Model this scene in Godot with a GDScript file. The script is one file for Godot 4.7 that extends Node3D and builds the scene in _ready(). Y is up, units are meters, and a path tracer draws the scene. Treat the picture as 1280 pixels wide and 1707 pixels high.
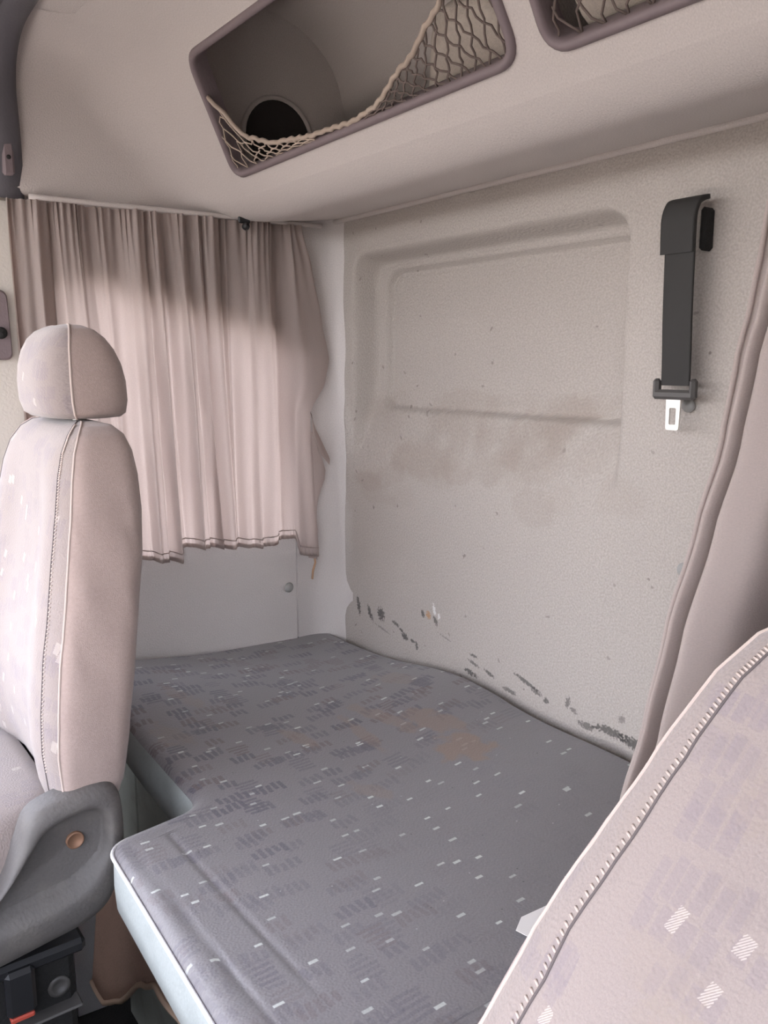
extends Node3D

var M := {}
var used := {}
var rng := RandomNumberGenerator.new()

# ------------------------------------------------------------------ naming
func numbered(called: String) -> String:
	var k: int = used.get(called, 0)
	used[called] = k + 1
	return called if k == 0 else "%s_%03d" % [called, k]

func tag(o: Node3D, label: String, category: String, group := "") -> void:
	o.set_meta("label", label)
	o.set_meta("category", category)
	if group != "":
		o.set_meta("group", group)

func thing(called: String, label: String, category: String, at := Vector3.ZERO, group := "") -> Node3D:
	var o := Node3D.new()
	o.name = numbered(called)
	add_child(o)
	o.position = at
	tag(o, label, category, group)
	return o

func obj(called: String, mesh: Mesh, m: Material, parent: Node3D = null) -> MeshInstance3D:
	var o := MeshInstance3D.new()
	o.mesh = mesh
	o.material_override = m
	if parent == null:
		o.name = numbered(called)
		add_child(o)
	else:
		o.name = called
		parent.add_child(o, true)
	return o

func struct(called: String, mesh: Mesh, m: Material, label: String, category: String) -> MeshInstance3D:
	var o := obj(called, mesh, m)
	o.set_meta("kind", "structure")
	tag(o, label, category)
	return o

# ------------------------------------------------------------------ mesh helpers
func tool() -> SurfaceTool:
	var st := SurfaceTool.new()
	st.begin(Mesh.PRIMITIVE_TRIANGLES)
	return st

func done(st: SurfaceTool) -> ArrayMesh:
	st.generate_normals()
	return st.commit()

func tri(st: SurfaceTool, a: Vector3, b: Vector3, c: Vector3, ua := Vector2.ZERO, ub := Vector2.ZERO, uc := Vector2.ZERO) -> void:
	st.set_uv(ua); st.add_vertex(a)
	st.set_uv(ub); st.add_vertex(b)
	st.set_uv(uc); st.add_vertex(c)

# a triangle of a convex body whose inside point is c0
func tri_out(st: SurfaceTool, a: Vector3, b: Vector3, c: Vector3, c0: Vector3) -> void:
	var n := (b - a).cross(c - a)
	if n.dot((a + b + c) / 3.0 - c0) > 0.0:
		tri(st, a, c, b)
	else:
		tri(st, a, b, c)

func quad_out(st: SurfaceTool, a: Vector3, b: Vector3, c: Vector3, d: Vector3, c0: Vector3) -> void:
	tri_out(st, a, b, c, c0)
	tri_out(st, a, c, d, c0)

# rows of points, all of one length; uvs the same shape or empty
func grid(st: SurfaceTool, rows: Array, uvs: Array = [], closed := false, flip := false, group := 0) -> void:
	st.set_smooth_group(group)
	for i in rows.size() - 1:
		var r: PackedVector3Array = rows[i]
		var s: PackedVector3Array = rows[i + 1]
		var n := r.size()
		for j in (n if closed else n - 1):
			var k := (j + 1) % n
			var a := Vector2(j, i); var b := Vector2(k, i); var c := Vector2(k, i + 1); var d := Vector2(j, i + 1)
			if uvs.size() > 0:
				a = uvs[i][j]; b = uvs[i][k]; c = uvs[i + 1][k]; d = uvs[i + 1][j]
			if flip:
				tri(st, r[j], s[k], r[k], a, c, b)
				tri(st, r[j], s[j], s[k], a, d, c)
			else:
				tri(st, r[j], r[k], s[k], a, b, c)
				tri(st, r[j], s[k], s[j], a, c, d)

func box(st: SurfaceTool, lo: Vector3, hi: Vector3, r := 0.0) -> void:
	st.set_smooth_group(-1)
	var c := (lo + hi) / 2.0
	var h := (hi - lo) / 2.0
	r = minf(r, minf(h.x, minf(h.y, h.z)) * 0.9)
	var p := func(sx, sy, sz, face):
		var q := Vector3(h.x - r, h.y - r, h.z - r)
		q[face] = h[face]
		return c + Vector3(sx * q.x, sy * q.y, sz * q.z)
	for f in 3:
		var g := (f + 1) % 3
		var e := (f + 2) % 3
		for s in [-1, 1]:
			var v := []
			for ab in [[-1, -1], [1, -1], [1, 1], [-1, 1]]:
				var sg := [0, 0, 0]
				sg[f] = s; sg[g] = ab[0]; sg[e] = ab[1]
				v.append(p.call(sg[0], sg[1], sg[2], f))
			quad_out(st, v[0], v[1], v[2], v[3], c)
	if r <= 0.0:
		return
	for f in 3:                       # edges along axis f
		var g := (f + 1) % 3
		var e := (f + 2) % 3
		for sgn in [[-1, -1], [1, -1], [1, 1], [-1, 1]]:
			var lo_s := [0, 0, 0]; var hi_s := [0, 0, 0]
			lo_s[f] = -1; hi_s[f] = 1
			lo_s[g] = sgn[0]; hi_s[g] = sgn[0]; lo_s[e] = sgn[1]; hi_s[e] = sgn[1]
			quad_out(st, p.call(lo_s[0], lo_s[1], lo_s[2], g), p.call(hi_s[0], hi_s[1], hi_s[2], g), p.call(hi_s[0], hi_s[1], hi_s[2], e), p.call(lo_s[0], lo_s[1], lo_s[2], e), c)
	for sx in [-1, 1]:
		for sy in [-1, 1]:
			for sz in [-1, 1]:
				tri_out(st, p.call(sx, sy, sz, 0), p.call(sx, sy, sz, 1), p.call(sx, sy, sz, 2), c)

func box_mesh(lo: Vector3, hi: Vector3, r := 0.0) -> ArrayMesh:
	var st := tool()
	box(st, lo, hi, r)
	return done(st)

func tube(st: SurfaceTool, pts: PackedVector3Array, r: float, sides := 8, loop := false, flat := 1.0) -> void:
	var rows := []
	var n := pts.size()
	var prev := Vector3.UP
	for i in n:
		var a := pts[(i - 1 + n) % n] if (loop or i > 0) else pts[0]
		var b := pts[(i + 1) % n] if (loop or i < n - 1) else pts[n - 1]
		var t := (b - a).normalized()
		if i == 0 and absf(t.dot(prev)) > 0.95:
			prev = Vector3.RIGHT
		var side := t.cross(prev).normalized()
		var up2 := side.cross(t).normalized()
		prev = up2
		var row := PackedVector3Array()
		for k in sides:
			var an := TAU * k / sides
			row.append(pts[i] + side * cos(an) * r + up2 * sin(an) * r * flat)
		rows.append(row)
	if loop:
		rows.append(rows[0])
	grid(st, rows, [], true)
	if not loop:
		for e in [0, n - 1]:
			for k in sides:
				tri_out(st, pts[e], rows[e][k], rows[e][(k + 1) % sides], pts[e] + (pts[1] - pts[0] if e == 0 else pts[n - 2] - pts[n - 1]))

func tube_mesh(pts: PackedVector3Array, r: float, sides := 8, loop := false, flat := 1.0) -> ArrayMesh:
	var st := tool()
	tube(st, pts, r, sides, loop, flat)
	return done(st)

# a lathed shape round an axis: profile of Vector2(radius, along)
func lathe(st: SurfaceTool, at: Vector3, axis: Vector3, profile: Array, sides := 24) -> void:
	var b := Basis(Quaternion(Vector3.UP, axis.normalized()))
	var rows := []
	for p in profile:
		var row := PackedVector3Array()
		for k in sides:
			var an := TAU * k / sides
			row.append(at + b * Vector3(cos(an) * p.x, p.y, sin(an) * p.x))
		rows.append(row)
	grid(st, rows, [], true)

func lathe_mesh(at: Vector3, axis: Vector3, profile: Array, sides := 24) -> ArrayMesh:
	var st := tool()
	lathe(st, at, axis, profile, sides)
	return done(st)

# smooth closed or open curve through points
func smooth(pts: Array, per := 6, closed := false) -> Array:
	var out := []
	var n := pts.size()
	for i in (n if closed else n - 1):
		var p0 = pts[(i - 1 + n) % n] if (closed or i > 0) else pts[i]
		var p1 = pts[i]
		var p2 = pts[(i + 1) % n]
		var p3 = pts[(i + 2) % n] if (closed or i < n - 2) else p2
		for k in per:
			out.append(p1.cubic_interpolate(p2, p0, p3, float(k) / per))
	if not closed:
		out.append(pts[n - 1])
	return out

# polygon with its corners rounded by r
func rounded(poly: Array, r: float, per := 6, along := 1) -> Array:
	var out := []
	var n := poly.size()
	for i in n:
		var p: Vector2 = poly[i]
		var a: Vector2 = poly[(i - 1 + n) % n]
		var b: Vector2 = poly[(i + 1) % n]
		var pa := p + (a - p).normalized() * r
		var pb := p + (b - p).normalized() * r
		for k in per + 1:
			var t := float(k) / per
			out.append(pa.lerp(p, t).lerp(p.lerp(pb, t), t))
		var nx := b + (p - b).normalized() * r
		for k in range(1, along):
			out.append(pb.lerp(nx, float(k) / along))
	return out

func table(pts: Array, x: float) -> float:      # piecewise curve through Vector2(x, y)
	if x <= pts[0].x: return pts[0].y
	for i in pts.size() - 1:
		if x <= pts[i + 1].x:
			var t: float = (x - pts[i].x) / (pts[i + 1].x - pts[i].x)
			t = t * t * (3.0 - 2.0 * t) * 0.5 + t * 0.5
			return lerpf(pts[i].y, pts[i + 1].y, t)
	return pts[pts.size() - 1].y

# ------------------------------------------------------------------ textures
func noise(freq: float, seed_: int, octaves := 3) -> FastNoiseLite:
	var f := FastNoiseLite.new()
	f.noise_type = FastNoiseLite.TYPE_SIMPLEX_SMOOTH
	f.frequency = freq
	f.seed = seed_
	f.fractal_type = FastNoiseLite.FRACTAL_FBM
	f.fractal_octaves = octaves
	return f

func bytes_of(n: FastNoiseLite, w: int, h: int, seamless := false) -> PackedByteArray:
	var im := n.get_seamless_image(w, h, false, false, 0.12, true) if seamless else n.get_image(w, h, false, false, true)
	im.convert(Image.FORMAT_L8)
	return im.get_data()

func normal_tex(n: FastNoiseLite, w: int, h: int, strength: float, seamless := true) -> ImageTexture:
	var im := n.get_seamless_image(w, h, false, false, 0.12, true) if seamless else n.get_image(w, h, false, false, true)
	im.convert(Image.FORMAT_RGBA8)
	im.bump_map_to_normal_map(strength)
	return ImageTexture.create_from_image(im)

func speckle(base: Color, vary: float, freq: float, seed_: int, patch := 0.0, patch_color := Color.BLACK) -> ImageTexture:
	var w := 320
	var a := bytes_of(noise(freq, seed_), w, w, true)
	var b := bytes_of(noise(0.012, seed_ + 7, 4), w, w, true)
	var d := PackedByteArray(); d.resize(w * w * 3)
	for i in w * w:
		var k := 1.0 + vary * (a[i] / 127.5 - 1.0)
		var c := base
		if patch > 0.0:
			c = base.lerp(patch_color, patch * smoothstep(0.45, 0.8, b[i] / 255.0))
		d[i * 3] = clampi(int(c.r * k * 255), 0, 255)
		d[i * 3 + 1] = clampi(int(c.g * k * 255), 0, 255)
		d[i * 3 + 2] = clampi(int(c.b * k * 255), 0, 255)
	return ImageTexture.create_from_image(Image.create_from_data(w, w, false, Image.FORMAT_RGB8, d))

func mat(c: Color, rough := 0.8, tex: Texture2D = null, tri_scale := 0.0, norm: Texture2D = null, norm_scale := 1.0, metal := 0.0) -> StandardMaterial3D:
	var m := StandardMaterial3D.new()
	m.albedo_color = c
	m.roughness = rough
	m.metallic = metal
	if tex: m.albedo_texture = tex
	if norm:
		m.normal_enabled = true
		m.normal_texture = norm
		m.normal_scale = norm_scale
	if tri_scale > 0.0:
		m.uv1_triplanar = true
		m.uv1_scale = Vector3.ONE * tri_scale
	return m

func plush(m: StandardMaterial3D, amount := 0.5) -> StandardMaterial3D:
	m.rim_enabled = true
	m.rim = amount
	m.rim_tint = 0.5
	return m

# small painter on RGB bytes
class Canvas:
	var w: int
	var h: int
	var d := PackedByteArray()
	func _init(w_: int, h_: int):
		w = w_; h = h_
		d.resize(w * h * 3)
	func dab(x: int, y: int, c: Color, a: float) -> void:
		if x < 0 or y < 0 or x >= w or y >= h: return
		var i := (y * w + x) * 3
		d[i] = int(lerpf(d[i], c.r8, a))
		d[i + 1] = int(lerpf(d[i + 1], c.g8, a))
		d[i + 2] = int(lerpf(d[i + 2], c.b8, a))
	# a turned bar
	func bar(cx: float, cy: float, lx: float, ly: float, turn: float, c: Color, a: float, weave := 0) -> void:
		var co := cos(turn); var si := sin(turn)
		var rx := int((absf(lx * co) + absf(ly * si)) / 2.0) + 1
		var ry := int((absf(lx * si) + absf(ly * co)) / 2.0) + 1
		for y in range(maxi(int(cy) - ry, 0), mini(int(cy) + ry + 1, h)):
			for x in range(maxi(int(cx) - rx, 0), mini(int(cx) + rx + 1, w)):
				var u := (x - cx) * co + (y - cy) * si
				var v := -(x - cx) * si + (y - cy) * co
				if absf(u) <= lx / 2.0 and absf(v) <= ly / 2.0:
					if weave > 0 and (x + y) % weave >= weave / 2: continue
					dab(x, y, c, a)
	# an irregular blot with a grain of its own
	func blot(cx: float, cy: float, lx: float, ly: float, turn: float, c: Color, a: float, n: FastNoiseLite) -> void:
		var r := int(maxf(lx, ly)) + 2
		var co := cos(turn); var si := sin(turn)
		for y in range(int(cy) - r, int(cy) + r + 1):
			for x in range(int(cx) - r, int(cx) + r + 1):
				var u := ((x - cx) * co + (y - cy) * si) / lx
				var v := (-(x - cx) * si + (y - cy) * co) / ly
				var q := u * u + v * v
				if q < 1.6:
					var k := n.get_noise_2d(x, y) * 0.9
					dab(x, y, c, a * smoothstep(1.0, 0.35, q + k))
	func texture() -> ImageTexture:
		return ImageTexture.create_from_image(Image.create_from_data(w, h, false, Image.FORMAT_RGB8, d))

func fill(cv: Canvas, base: Color, vary: float, fine: FastNoiseLite) -> void:
	var a := bytes_of(fine, cv.w, cv.h)
	for i in cv.w * cv.h:
		var k := 255.0 * (1.0 + vary * (a[i] / 127.5 - 1.0))
		cv.d[i * 3] = clampi(int(base.r * k), 0, 255)
		cv.d[i * 3 + 1] = clampi(int(base.g * k), 0, 255)
		cv.d[i * 3 + 2] = clampi(int(base.b * k), 0, 255)

# ------------------------------------------------------------------ the overhead moulding
const LIP := Vector2(0.85, 1.74)                 # x, y where the fascia starts
const FD := Vector2(-0.6428, 0.7660)             # along the fascia, upwards
const ZF := -1.58                                # the flat fascia runs from here to the near side
func fascia(z: float, s: float, out := 0.0) -> Vector3:
	var p := LIP + FD * s + Vector2(-0.7660, -0.6428) * out
	return Vector3(p.x, p.y, z)

const HOLES := [[Vector2(-1.562, 0.096), Vector2(-1.462, 0.304), Vector2(-0.775, 0.304), Vector2(-0.797, 0.103)],
	[Vector2(-0.742, 0.097), Vector2(-0.712, 0.304), Vector2(0.08, 0.304), Vector2(0.08, 0.097)]]
const CELLS := [[-1.58, -0.765], [-0.765, 0.25]]

# ------------------------------------------------------------------ scene
func _ready() -> void:
	rng.seed = 4711
	# camera
	var cam := Camera3D.new()
	cam.name = "camera"
	cam.fov = 2.0 * rad_to_deg(atan(853.5 / 1400.0))
	cam.near = 0.02
	cam.far = 200.0
	add_child(cam)
	var yaw := deg_to_rad(36.2); var pitch := deg_to_rad(-9.97)
	var fw := Vector3(sin(yaw) * cos(pitch), sin(pitch), -cos(yaw) * cos(pitch))
	cam.look_at_from_position(Vector3(0, 1.45, 0), Vector3(0, 1.45, 0) + fw, Vector3.UP)
	cam.current = true
	# sky
	var sky_m := ProceduralSkyMaterial.new()
	sky_m.sky_top_color = Color(0.90, 0.93, 1.0)
	sky_m.sky_horizon_color = Color(1.0, 0.98, 0.97)
	sky_m.ground_bottom_color = Color(0.46, 0.44, 0.42)
	sky_m.ground_horizon_color = Color(0.58, 0.56, 0.54)
	sky_m.sky_energy_multiplier = 1.35
	sky_m.ground_energy_multiplier = 1.0
	var sky := Sky.new()
	sky.sky_material = sky_m
	var env := Environment.new()
	env.background_mode = Environment.BG_SKY
	env.sky = sky
	env.tonemap_mode = Environment.TONE_MAPPER_LINEAR
	env.tonemap_exposure = 4.55
	env.sdfgi_enabled = true
	env.ssao_enabled = true
	env.ssil_enabled = true
	var we := WorldEnvironment.new()
	we.name = "environment"
	we.environment = env
	add_child(we)

	# sun high in front of the cab: it falls through the windscreen on the dashboard and the floor before the seats
	var sun := DirectionalLight3D.new()
	sun.name = "sun"
	sun.light_energy = 4.2
	sun.light_color = Color(1.0, 0.965, 0.93)
	sun.light_angular_distance = 0.6
	sun.shadow_enabled = true
	add_child(sun)
	sun.look_at_from_position(Vector3.ZERO, Vector3(0.50, -0.86, -0.005), Vector3.UP)

	make_materials()
	make_shell()
	make_back_wall()
	make_side_wall()
	make_overhead()
	make_bunk()
	make_seats()
	make_window_curtain()
	make_partition_curtain()
	make_belt()
	make_nets()
	make_small()

# ------------------------------------------------------------------ materials
func make_materials() -> void:
	var felt_n := normal_tex(noise(0.09, 3, 4), 512, 512, 5.0)
	M.felt_n = felt_n
	M.felt = plush(mat(Color.WHITE, 0.95, speckle(Color(0.70, 0.675, 0.65), 0.10, 0.25, 11, 0.25, Color(0.60, 0.56, 0.52)), 3.0, felt_n, 0.6), 0.25)
	M.liner = plush(mat(Color.WHITE, 0.95, speckle(Color(0.74, 0.71, 0.695), 0.08, 0.25, 23), 5.0, felt_n, 0.28), 0.25)
	M.side = plush(mat(Color.WHITE, 0.95, speckle(Color(0.80, 0.78, 0.77), 0.10, 0.3, 31), 5.0, felt_n, 0.3), 0.2)
	M.trim = mat(Color(0.33, 0.32, 0.34), 0.55, null, 3.0, felt_n, 0.12)
	M.dash = mat(Color(0.74, 0.715, 0.705), 0.8, null, 3.0, felt_n, 0.2)
	M.frame = mat(Color(0.47, 0.42, 0.43), 0.6, null, 3.0, felt_n, 0.15)
	M.white_trim = mat(Color(0.80, 0.78, 0.75), 0.7, null, 3.0, felt_n, 0.15)
	M.outer = mat(Color(0.45, 0.44, 0.43), 0.8)
	M.dark = mat(Color(0.11, 0.105, 0.105), 0.85, null, 3.0, felt_n, 0.4)
	M.hole = mat(Color(0.17, 0.15, 0.145), 0.95, null, 3.0, felt_n, 0.4)
	M.black = mat(Color(0.13, 0.13, 0.14), 0.45)
	M.webbing = mat(Color(0.17, 0.165, 0.16), 0.75, null, 20.0, felt_n, 0.4)
	M.buckle = mat(Color(0.30, 0.29, 0.285), 0.55)
	M.steel = mat(Color(0.86, 0.85, 0.83), 0.32, null, 0.0, null, 1.0, 0.6)
	M.rust = mat(Color(0.55, 0.42, 0.34), 0.6, null, 0.0, null, 1.0, 0.4)
	M.red = mat(Color(0.72, 0.30, 0.24), 0.5)
	M.knob = mat(Color(0.60, 0.60, 0.59), 0.5)
	M.cover = mat(Color.WHITE, 0.62, speckle(Color(0.35, 0.335, 0.33), 0.05, 0.2, 51, 0.45, Color(0.43, 0.41, 0.39)), 3.0, felt_n, 0.25)
	M.tan = mat(Color.WHITE, 0.9, speckle(Color(0.62, 0.50, 0.44), 0.06, 0.2, 61, 0.3, Color(0.55, 0.45, 0.39)), 3.0, felt_n, 0.3)
	M.tan_edge = mat(Color(0.66, 0.56, 0.48), 0.9)
	M.panel = mat(Color.WHITE, 0.7, speckle(Color(0.62, 0.63, 0.60), 0.04, 0.2, 71, 0.3, Color(0.52, 0.50, 0.46)), 3.0)
	M.vinyl = mat(Color.WHITE, 0.5, speckle(Color(0.66, 0.68, 0.675), 0.03, 0.15, 81, 0.3, Color(0.58, 0.60, 0.60)), 3.0, felt_n, 0.1)
	M.piping = mat(Color(0.88, 0.88, 0.89), 0.45)
	var gl := mat(Color(0.9, 0.95, 0.93, 0.06), 0.02)
	gl.transparency = BaseMaterial3D.TRANSPARENCY_ALPHA
	M.glass = gl
	M.paper = mat(Color(0.93, 0.92, 0.91), 0.7)
	var cloth_n := normal_tex(noise(0.3, 5, 2), 512, 512, 3.0)
	M.cloth_n = cloth_n
	var cl := mat(Color.WHITE, 0.95, speckle(Color(0.72, 0.675, 0.655), 0.05, 0.35, 91), 4.0, cloth_n, 0.3)
	cl.backlight_enabled = true
	cl.backlight = Color(0.95, 0.91, 0.89)
	M.curtain = plush(cl, 0.25)
	M.plush_side = plush(mat(Color.WHITE, 0.95, speckle(Color(0.63, 0.56, 0.535), 0.05, 0.15, 97, 0.4, Color(0.60, 0.53, 0.51)), 4.0, cloth_n, 0.35), 0.5)
	M.seam = mat(Color(0.72, 0.66, 0.63), 0.9)
	M.seam_dark = mat(Color(0.36, 0.33, 0.33), 0.9)
	M.cord = mat(Color(0.66, 0.60, 0.55), 0.9)
	M.cord_dark = mat(Color(0.40, 0.35, 0.33), 0.9)
	M.blanket = mat(Color.WHITE, 0.95, speckle(Color(0.70, 0.66, 0.62), 0.06, 0.15, 99, 0.4, Color(0.52, 0.48, 0.45)), 3.0, cloth_n, 0.4)
	# seat fabric: bars and dashes woven into a pale cloth, half a metre a tile
	var cv := Canvas.new(1024, 1024)
	fill(cv, Color(0.55, 0.505, 0.49), 0.05, noise(0.35, 101, 2))
	var gn := noise(0.05, 5)
	for k in 150:
		var x := rng.randf() * 1024.0; var y := rng.randf() * 1024.0
		var lil := Color(0.48, 0.44, 0.465) if rng.randf() < 0.7 else Color(0.50, 0.46, 0.45)
		var wide := rng.randf_range(14, 24); var tall := rng.randf_range(34, 60)
		for b in rng.randi_range(2, 4):
			for ox in [0]:
				cv.bar(x + ox + b * (wide + 6), y + rng.randf_range(-8, 8), wide, tall, 0.12, lil, 0.24)
	for k in 40:
		var x := rng.randf() * 1024.0; var y := rng.randf() * 1024.0
		cv.bar(x, y, rng.randf_range(14, 22), rng.randf_range(24, 36), 0.3, Color(0.82, 0.78, 0.74), 0.6, 4)
	for k in 20:
		cv.blot(rng.randf() * 1024.0, rng.randf() * 1024.0, 60, 40, rng.randf() * 3.0, Color(0.56, 0.51, 0.48), 0.25, gn)
	M.fabric = plush(mat(Color.WHITE, 0.95, cv.texture(), 0.0, cloth_n, 0.25), 0.5)
	# mattress fabric, laid out over the whole cover: u runs along z, v along x, one pixel a millimetre
	var mv := Canvas.new(2000, 860)
	fill(mv, Color(0.445, 0.43, 0.44), 0.06, noise(0.4, 111, 2))
	for gx in 46:
		for gy in 20:
			var px := (gx + rng.randf_range(-0.2, 1.0)) * 44.0
			var py := (gy + rng.randf_range(-0.2, 1.0)) * 44.0
			var z := -1.73 + px * 0.001
			var x := 0.25 + py * 0.001
			var strong := clampf(1.15 - 1.3 * smoothstep(-1.35, -0.75, z) * smoothstep(0.38, 0.85, x) - 0.45 * smoothstep(-1.2, -0.8, z), 0.06, 1.0)
			strong *= rng.randf_range(0.45, 1.0) * (0.5 if x < 0.47 and z > -1.12 else 1.0)
			var ink := Color(0.28, 0.26, 0.315) if rng.randf() < 0.72 else Color(0.34, 0.28, 0.29)
			var nb := rng.randi_range(3, 5)
			var across := rng.randf() < 0.25
			for b in nb:
				if across:
					mv.bar(px + b * 9.0, py, 5.0, rng.randf_range(22, 40), rng.randf_range(-0.05, 0.05), ink, strong * 0.75)
				else:
					mv.bar(px + rng.randf_range(-3, 3), py + b * 11.0, rng.randf_range(16, 26), 7.0, rng.randf_range(-0.15, 0.15), ink, strong * 0.85)
			if rng.randf() < 0.55:
				mv.bar(px - 15.0, py + rng.randf_range(0, 30), 4.5, rng.randf_range(9, 14), 0.0, Color(0.78, 0.80, 0.78), rng.randf_range(0.5, 0.95))
	# brown spill marks
	var sn := noise(0.02, 9, 4)
	for s in [[0.895, -1.0, 62, 48, 0.5, 0.62], [0.92, -1.10, 70, 34, 0.3, 0.45], [0.86, -1.18, 110, 18, 0.15, 0.35], [0.80, -1.16, 90, 14, -0.1, 0.35], [0.70, -1.22, 60, 16, 0.2, 0.35], [0.70, -1.0, 50, 20, 0.4, 0.25], [0.98, -1.3, 60, 30, 0.2, 0.3], [0.52, -1.35, 60, 34, 0.2, 0.25], [0.6, -1.48, 60, 24, 0.2, 0.25]]:
		mv.blot((s[1] + 1.73) * 1000.0, (s[0] - 0.25) * 1000.0, s[2], s[3], s[4], Color(0.50, 0.42, 0.37), minf(s[5] * 1.3, 0.85), sn)
	for k in 60:
		mv.bar(rng.randf_range(500, 1300), rng.randf_range(0, 800), 2, 2, 0.0, Color(0.15, 0.15, 0.16) if rng.randf() < 0.5 else Color(0.7, 0.7, 0.7), 0.7)
	M.mattress = plush(mat(Color.WHITE, 0.55, mv.texture(), 0.0, normal_tex(noise(0.5, 121, 2), 1024, 512, 2.0, false), 0.2), 0.6)
	# back wall: grey felt with grime, scuffs and a torn spot; u along z from -1.72, v down from y 1.80
	var wv := Canvas.new(1300, 1150)
	fill(wv, Color(0.675, 0.648, 0.622), 0.09, noise(0.22, 131, 3))
	var dn := noise(0.012, 15, 5)
	var fnz := noise(0.15, 17, 2)
	var scuff := Color(0.17, 0.165, 0.16)
	for s in [[-1.595, 0.885, 7, 24, -0.25, 0.85], [-1.551, 0.880, 7, 19, -0.3, 0.8], [-1.540, 0.868, 4, 12, -0.3, 0.5], [-1.505, 0.885, 15, 17, -0.4, 0.85], [-1.45, 0.876, 16, 5, 0.3, 0.7], [-1.43, 0.866, 8, 4, 0.4, 0.8], [-1.418, 0.855, 14, 8, 0.2, 0.85], [-1.39, 0.852, 10, 4, 0.2, 0.8], [-1.375, 0.845, 5, 11, -0.2, 0.75], [-1.354, 0.924, 6, 9, -0.4, 0.8], [-1.311, 0.918, 6, 12, -0.5, 0.7], [-1.19, 0.876, 17, 3, 0.1, 0.7], [-1.19, 0.860, 18, 4, 0.25, 0.6], [-1.145, 0.852, 18, 4, 0.3, 0.7], [-1.198, 0.838, 22, 6, 0.15, 0.8], [-1.09, 0.835, 22, 5, 0.1, 0.6], [-1.046, 0.866, 32, 5, 0.25, 0.7], [-1.02, 0.856, 16, 6, 0.2, 0.6], [-0.995, 0.846, 7, 7, 0.0, 0.7], [-0.944, 0.86, 6, 12, 0.3, 0.6], [-0.93, 0.85, 10, 5, 0.3, 0.5], [-0.90, 0.832, 22, 7, 0.0, 0.6], [-0.85, 0.838, 40, 9, 0.0, 0.75], [-0.80, 0.836, 40, 11, 0.0, 0.8], [-0.76, 0.84, 30, 9, 0.0, 0.6], [-0.83, 0.868, 8, 10, 0.3, 0.4], [-1.5, 0.852, 34, 3, 0.2, 0.3], [-1.28, 0.89, 24, 2, 0.2, 0.3]]:
		wv.blot((s[0] + 1.72) * 1000.0, (1.80 - s[1]) * 1000.0, s[2], s[3], s[4], scuff, s[5] * 0.72, fnz)
	for s in [[-1.335, 0.925, 8, 10, 0.0, 0.8, Color(0.68, 0.52, 0.38)], [-1.315, 0.94, 5, 16, -0.3, 0.9, Color(0.86, 0.86, 0.85)], [-1.30, 0.93, 5, 8, 0.0, 0.8, Color(0.86, 0.86, 0.85)]]:
		wv.blot((s[0] + 1.72) * 1000.0, (1.80 - s[1]) * 1000.0, s[2], s[3], s[4], s[6], s[5], fnz)
	for k in 26:
		wv.blot(rng.randf_range(150, 900), rng.randf_range(470, 640), rng.randf_range(40, 110), rng.randf_range(16, 40), rng.randf_range(-0.2, 0.2), Color(0.53, 0.47, 0.43), rng.randf_range(0.04, 0.14), dn)
	for k in 70:
		wv.blot(rng.randf_range(60, 1200), rng.randf_range(60, 980), rng.randf_range(2, 6), rng.randf_range(2, 4), rng.randf() * 3.0, Color(0.42, 0.39, 0.37), rng.randf_range(0.3, 0.6), fnz)
	M.back_wall = plush(mat(Color.WHITE, 0.95, wv.texture(), 0.0, normal_tex(noise(0.16, 133, 4), 1300, 1150, 4.0, false), 0.3), 0.2)

# ------------------------------------------------------------------ cab shell
func make_shell() -> void:
	struct("floor", box_mesh(Vector3(-1.1, -0.06, -1.86), Vector3(1.2, 0.0, 0.31)), M.dark, "black cab floor seen under the passenger seat", "floor")
	# near side and front, with their window openings
	var st := tool()
	box(st, Vector3(-1.1, 0, 0.25), Vector3(1.2, 1.05, 0.31))
	box(st, Vector3(0.12, 1.05, 0.25), Vector3(1.2, 2.3, 0.31))
	box(st, Vector3(-1.1, 1.84, 0.25), Vector3(0.12, 2.3, 0.31))
	box(st, Vector3(-1.1, 1.05, 0.25), Vector3(-0.78, 1.84, 0.31))
	struct("wall_near", done(st), M.outer, "grey driver side of the cab with its open door window", "wall")
	st = tool()
	box(st, Vector3(-1.1, 0, -1.8), Vector3(-1.04, 0.85, 0.25))
	box(st, Vector3(-1.1, 2.0, -1.8), Vector3(-1.04, 2.3, 0.25))
	struct("wall_front", done(st), M.outer, "grey front bulkhead of the cab under the windscreen opening", "wall")
	struct("trim_1", box_mesh(Vector3(-1.04, 0.55, -1.8), Vector3(-0.62, 0.86, 0.25), 0.04), M.dash, "pale grey dashboard running under the windscreen", "dashboard")
	st = tool()
	box(st, Vector3(-1.1, 2.25, -1.8), Vector3(1.2, 2.30, 0.25))
	box(st, Vector3(-1.04, 2.06, -1.8), Vector3(0.34, 2.10, 0.25))
	struct("ceiling", done(st), M.liner, "pale grey cab roof above the front seats", "ceiling")
	# far side: door with window opening, and the pillar behind it
	st = tool()
	box(st, Vector3(-1.1, 0, -1.86), Vector3(0.30, 1.00, -1.80))
	box(st, Vector3(-1.1, 1.85, -1.86), Vector3(0.30, 2.3, -1.80))
	box(st, Vector3(-1.1, 1.00, -1.86), Vector3(-0.80, 1.85, -1.80))
	box(st, Vector3(0.30, 0, -1.86), Vector3(1.2, 0.98, -1.80))
	box(st, Vector3(0.30, 1.68, -1.86), Vector3(1.2, 2.3, -1.80))
	box(st, Vector3(0.30, 0.98, -1.86), Vector3(0.45, 1.68, -1.80))
	box(st, Vector3(1.02, 0.98, -1.86), Vector3(1.2, 1.68, -1.80))
	struct("wall_far", done(st), M.white_trim, "pale passenger door side of the cab with its open window", "wall")

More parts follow.
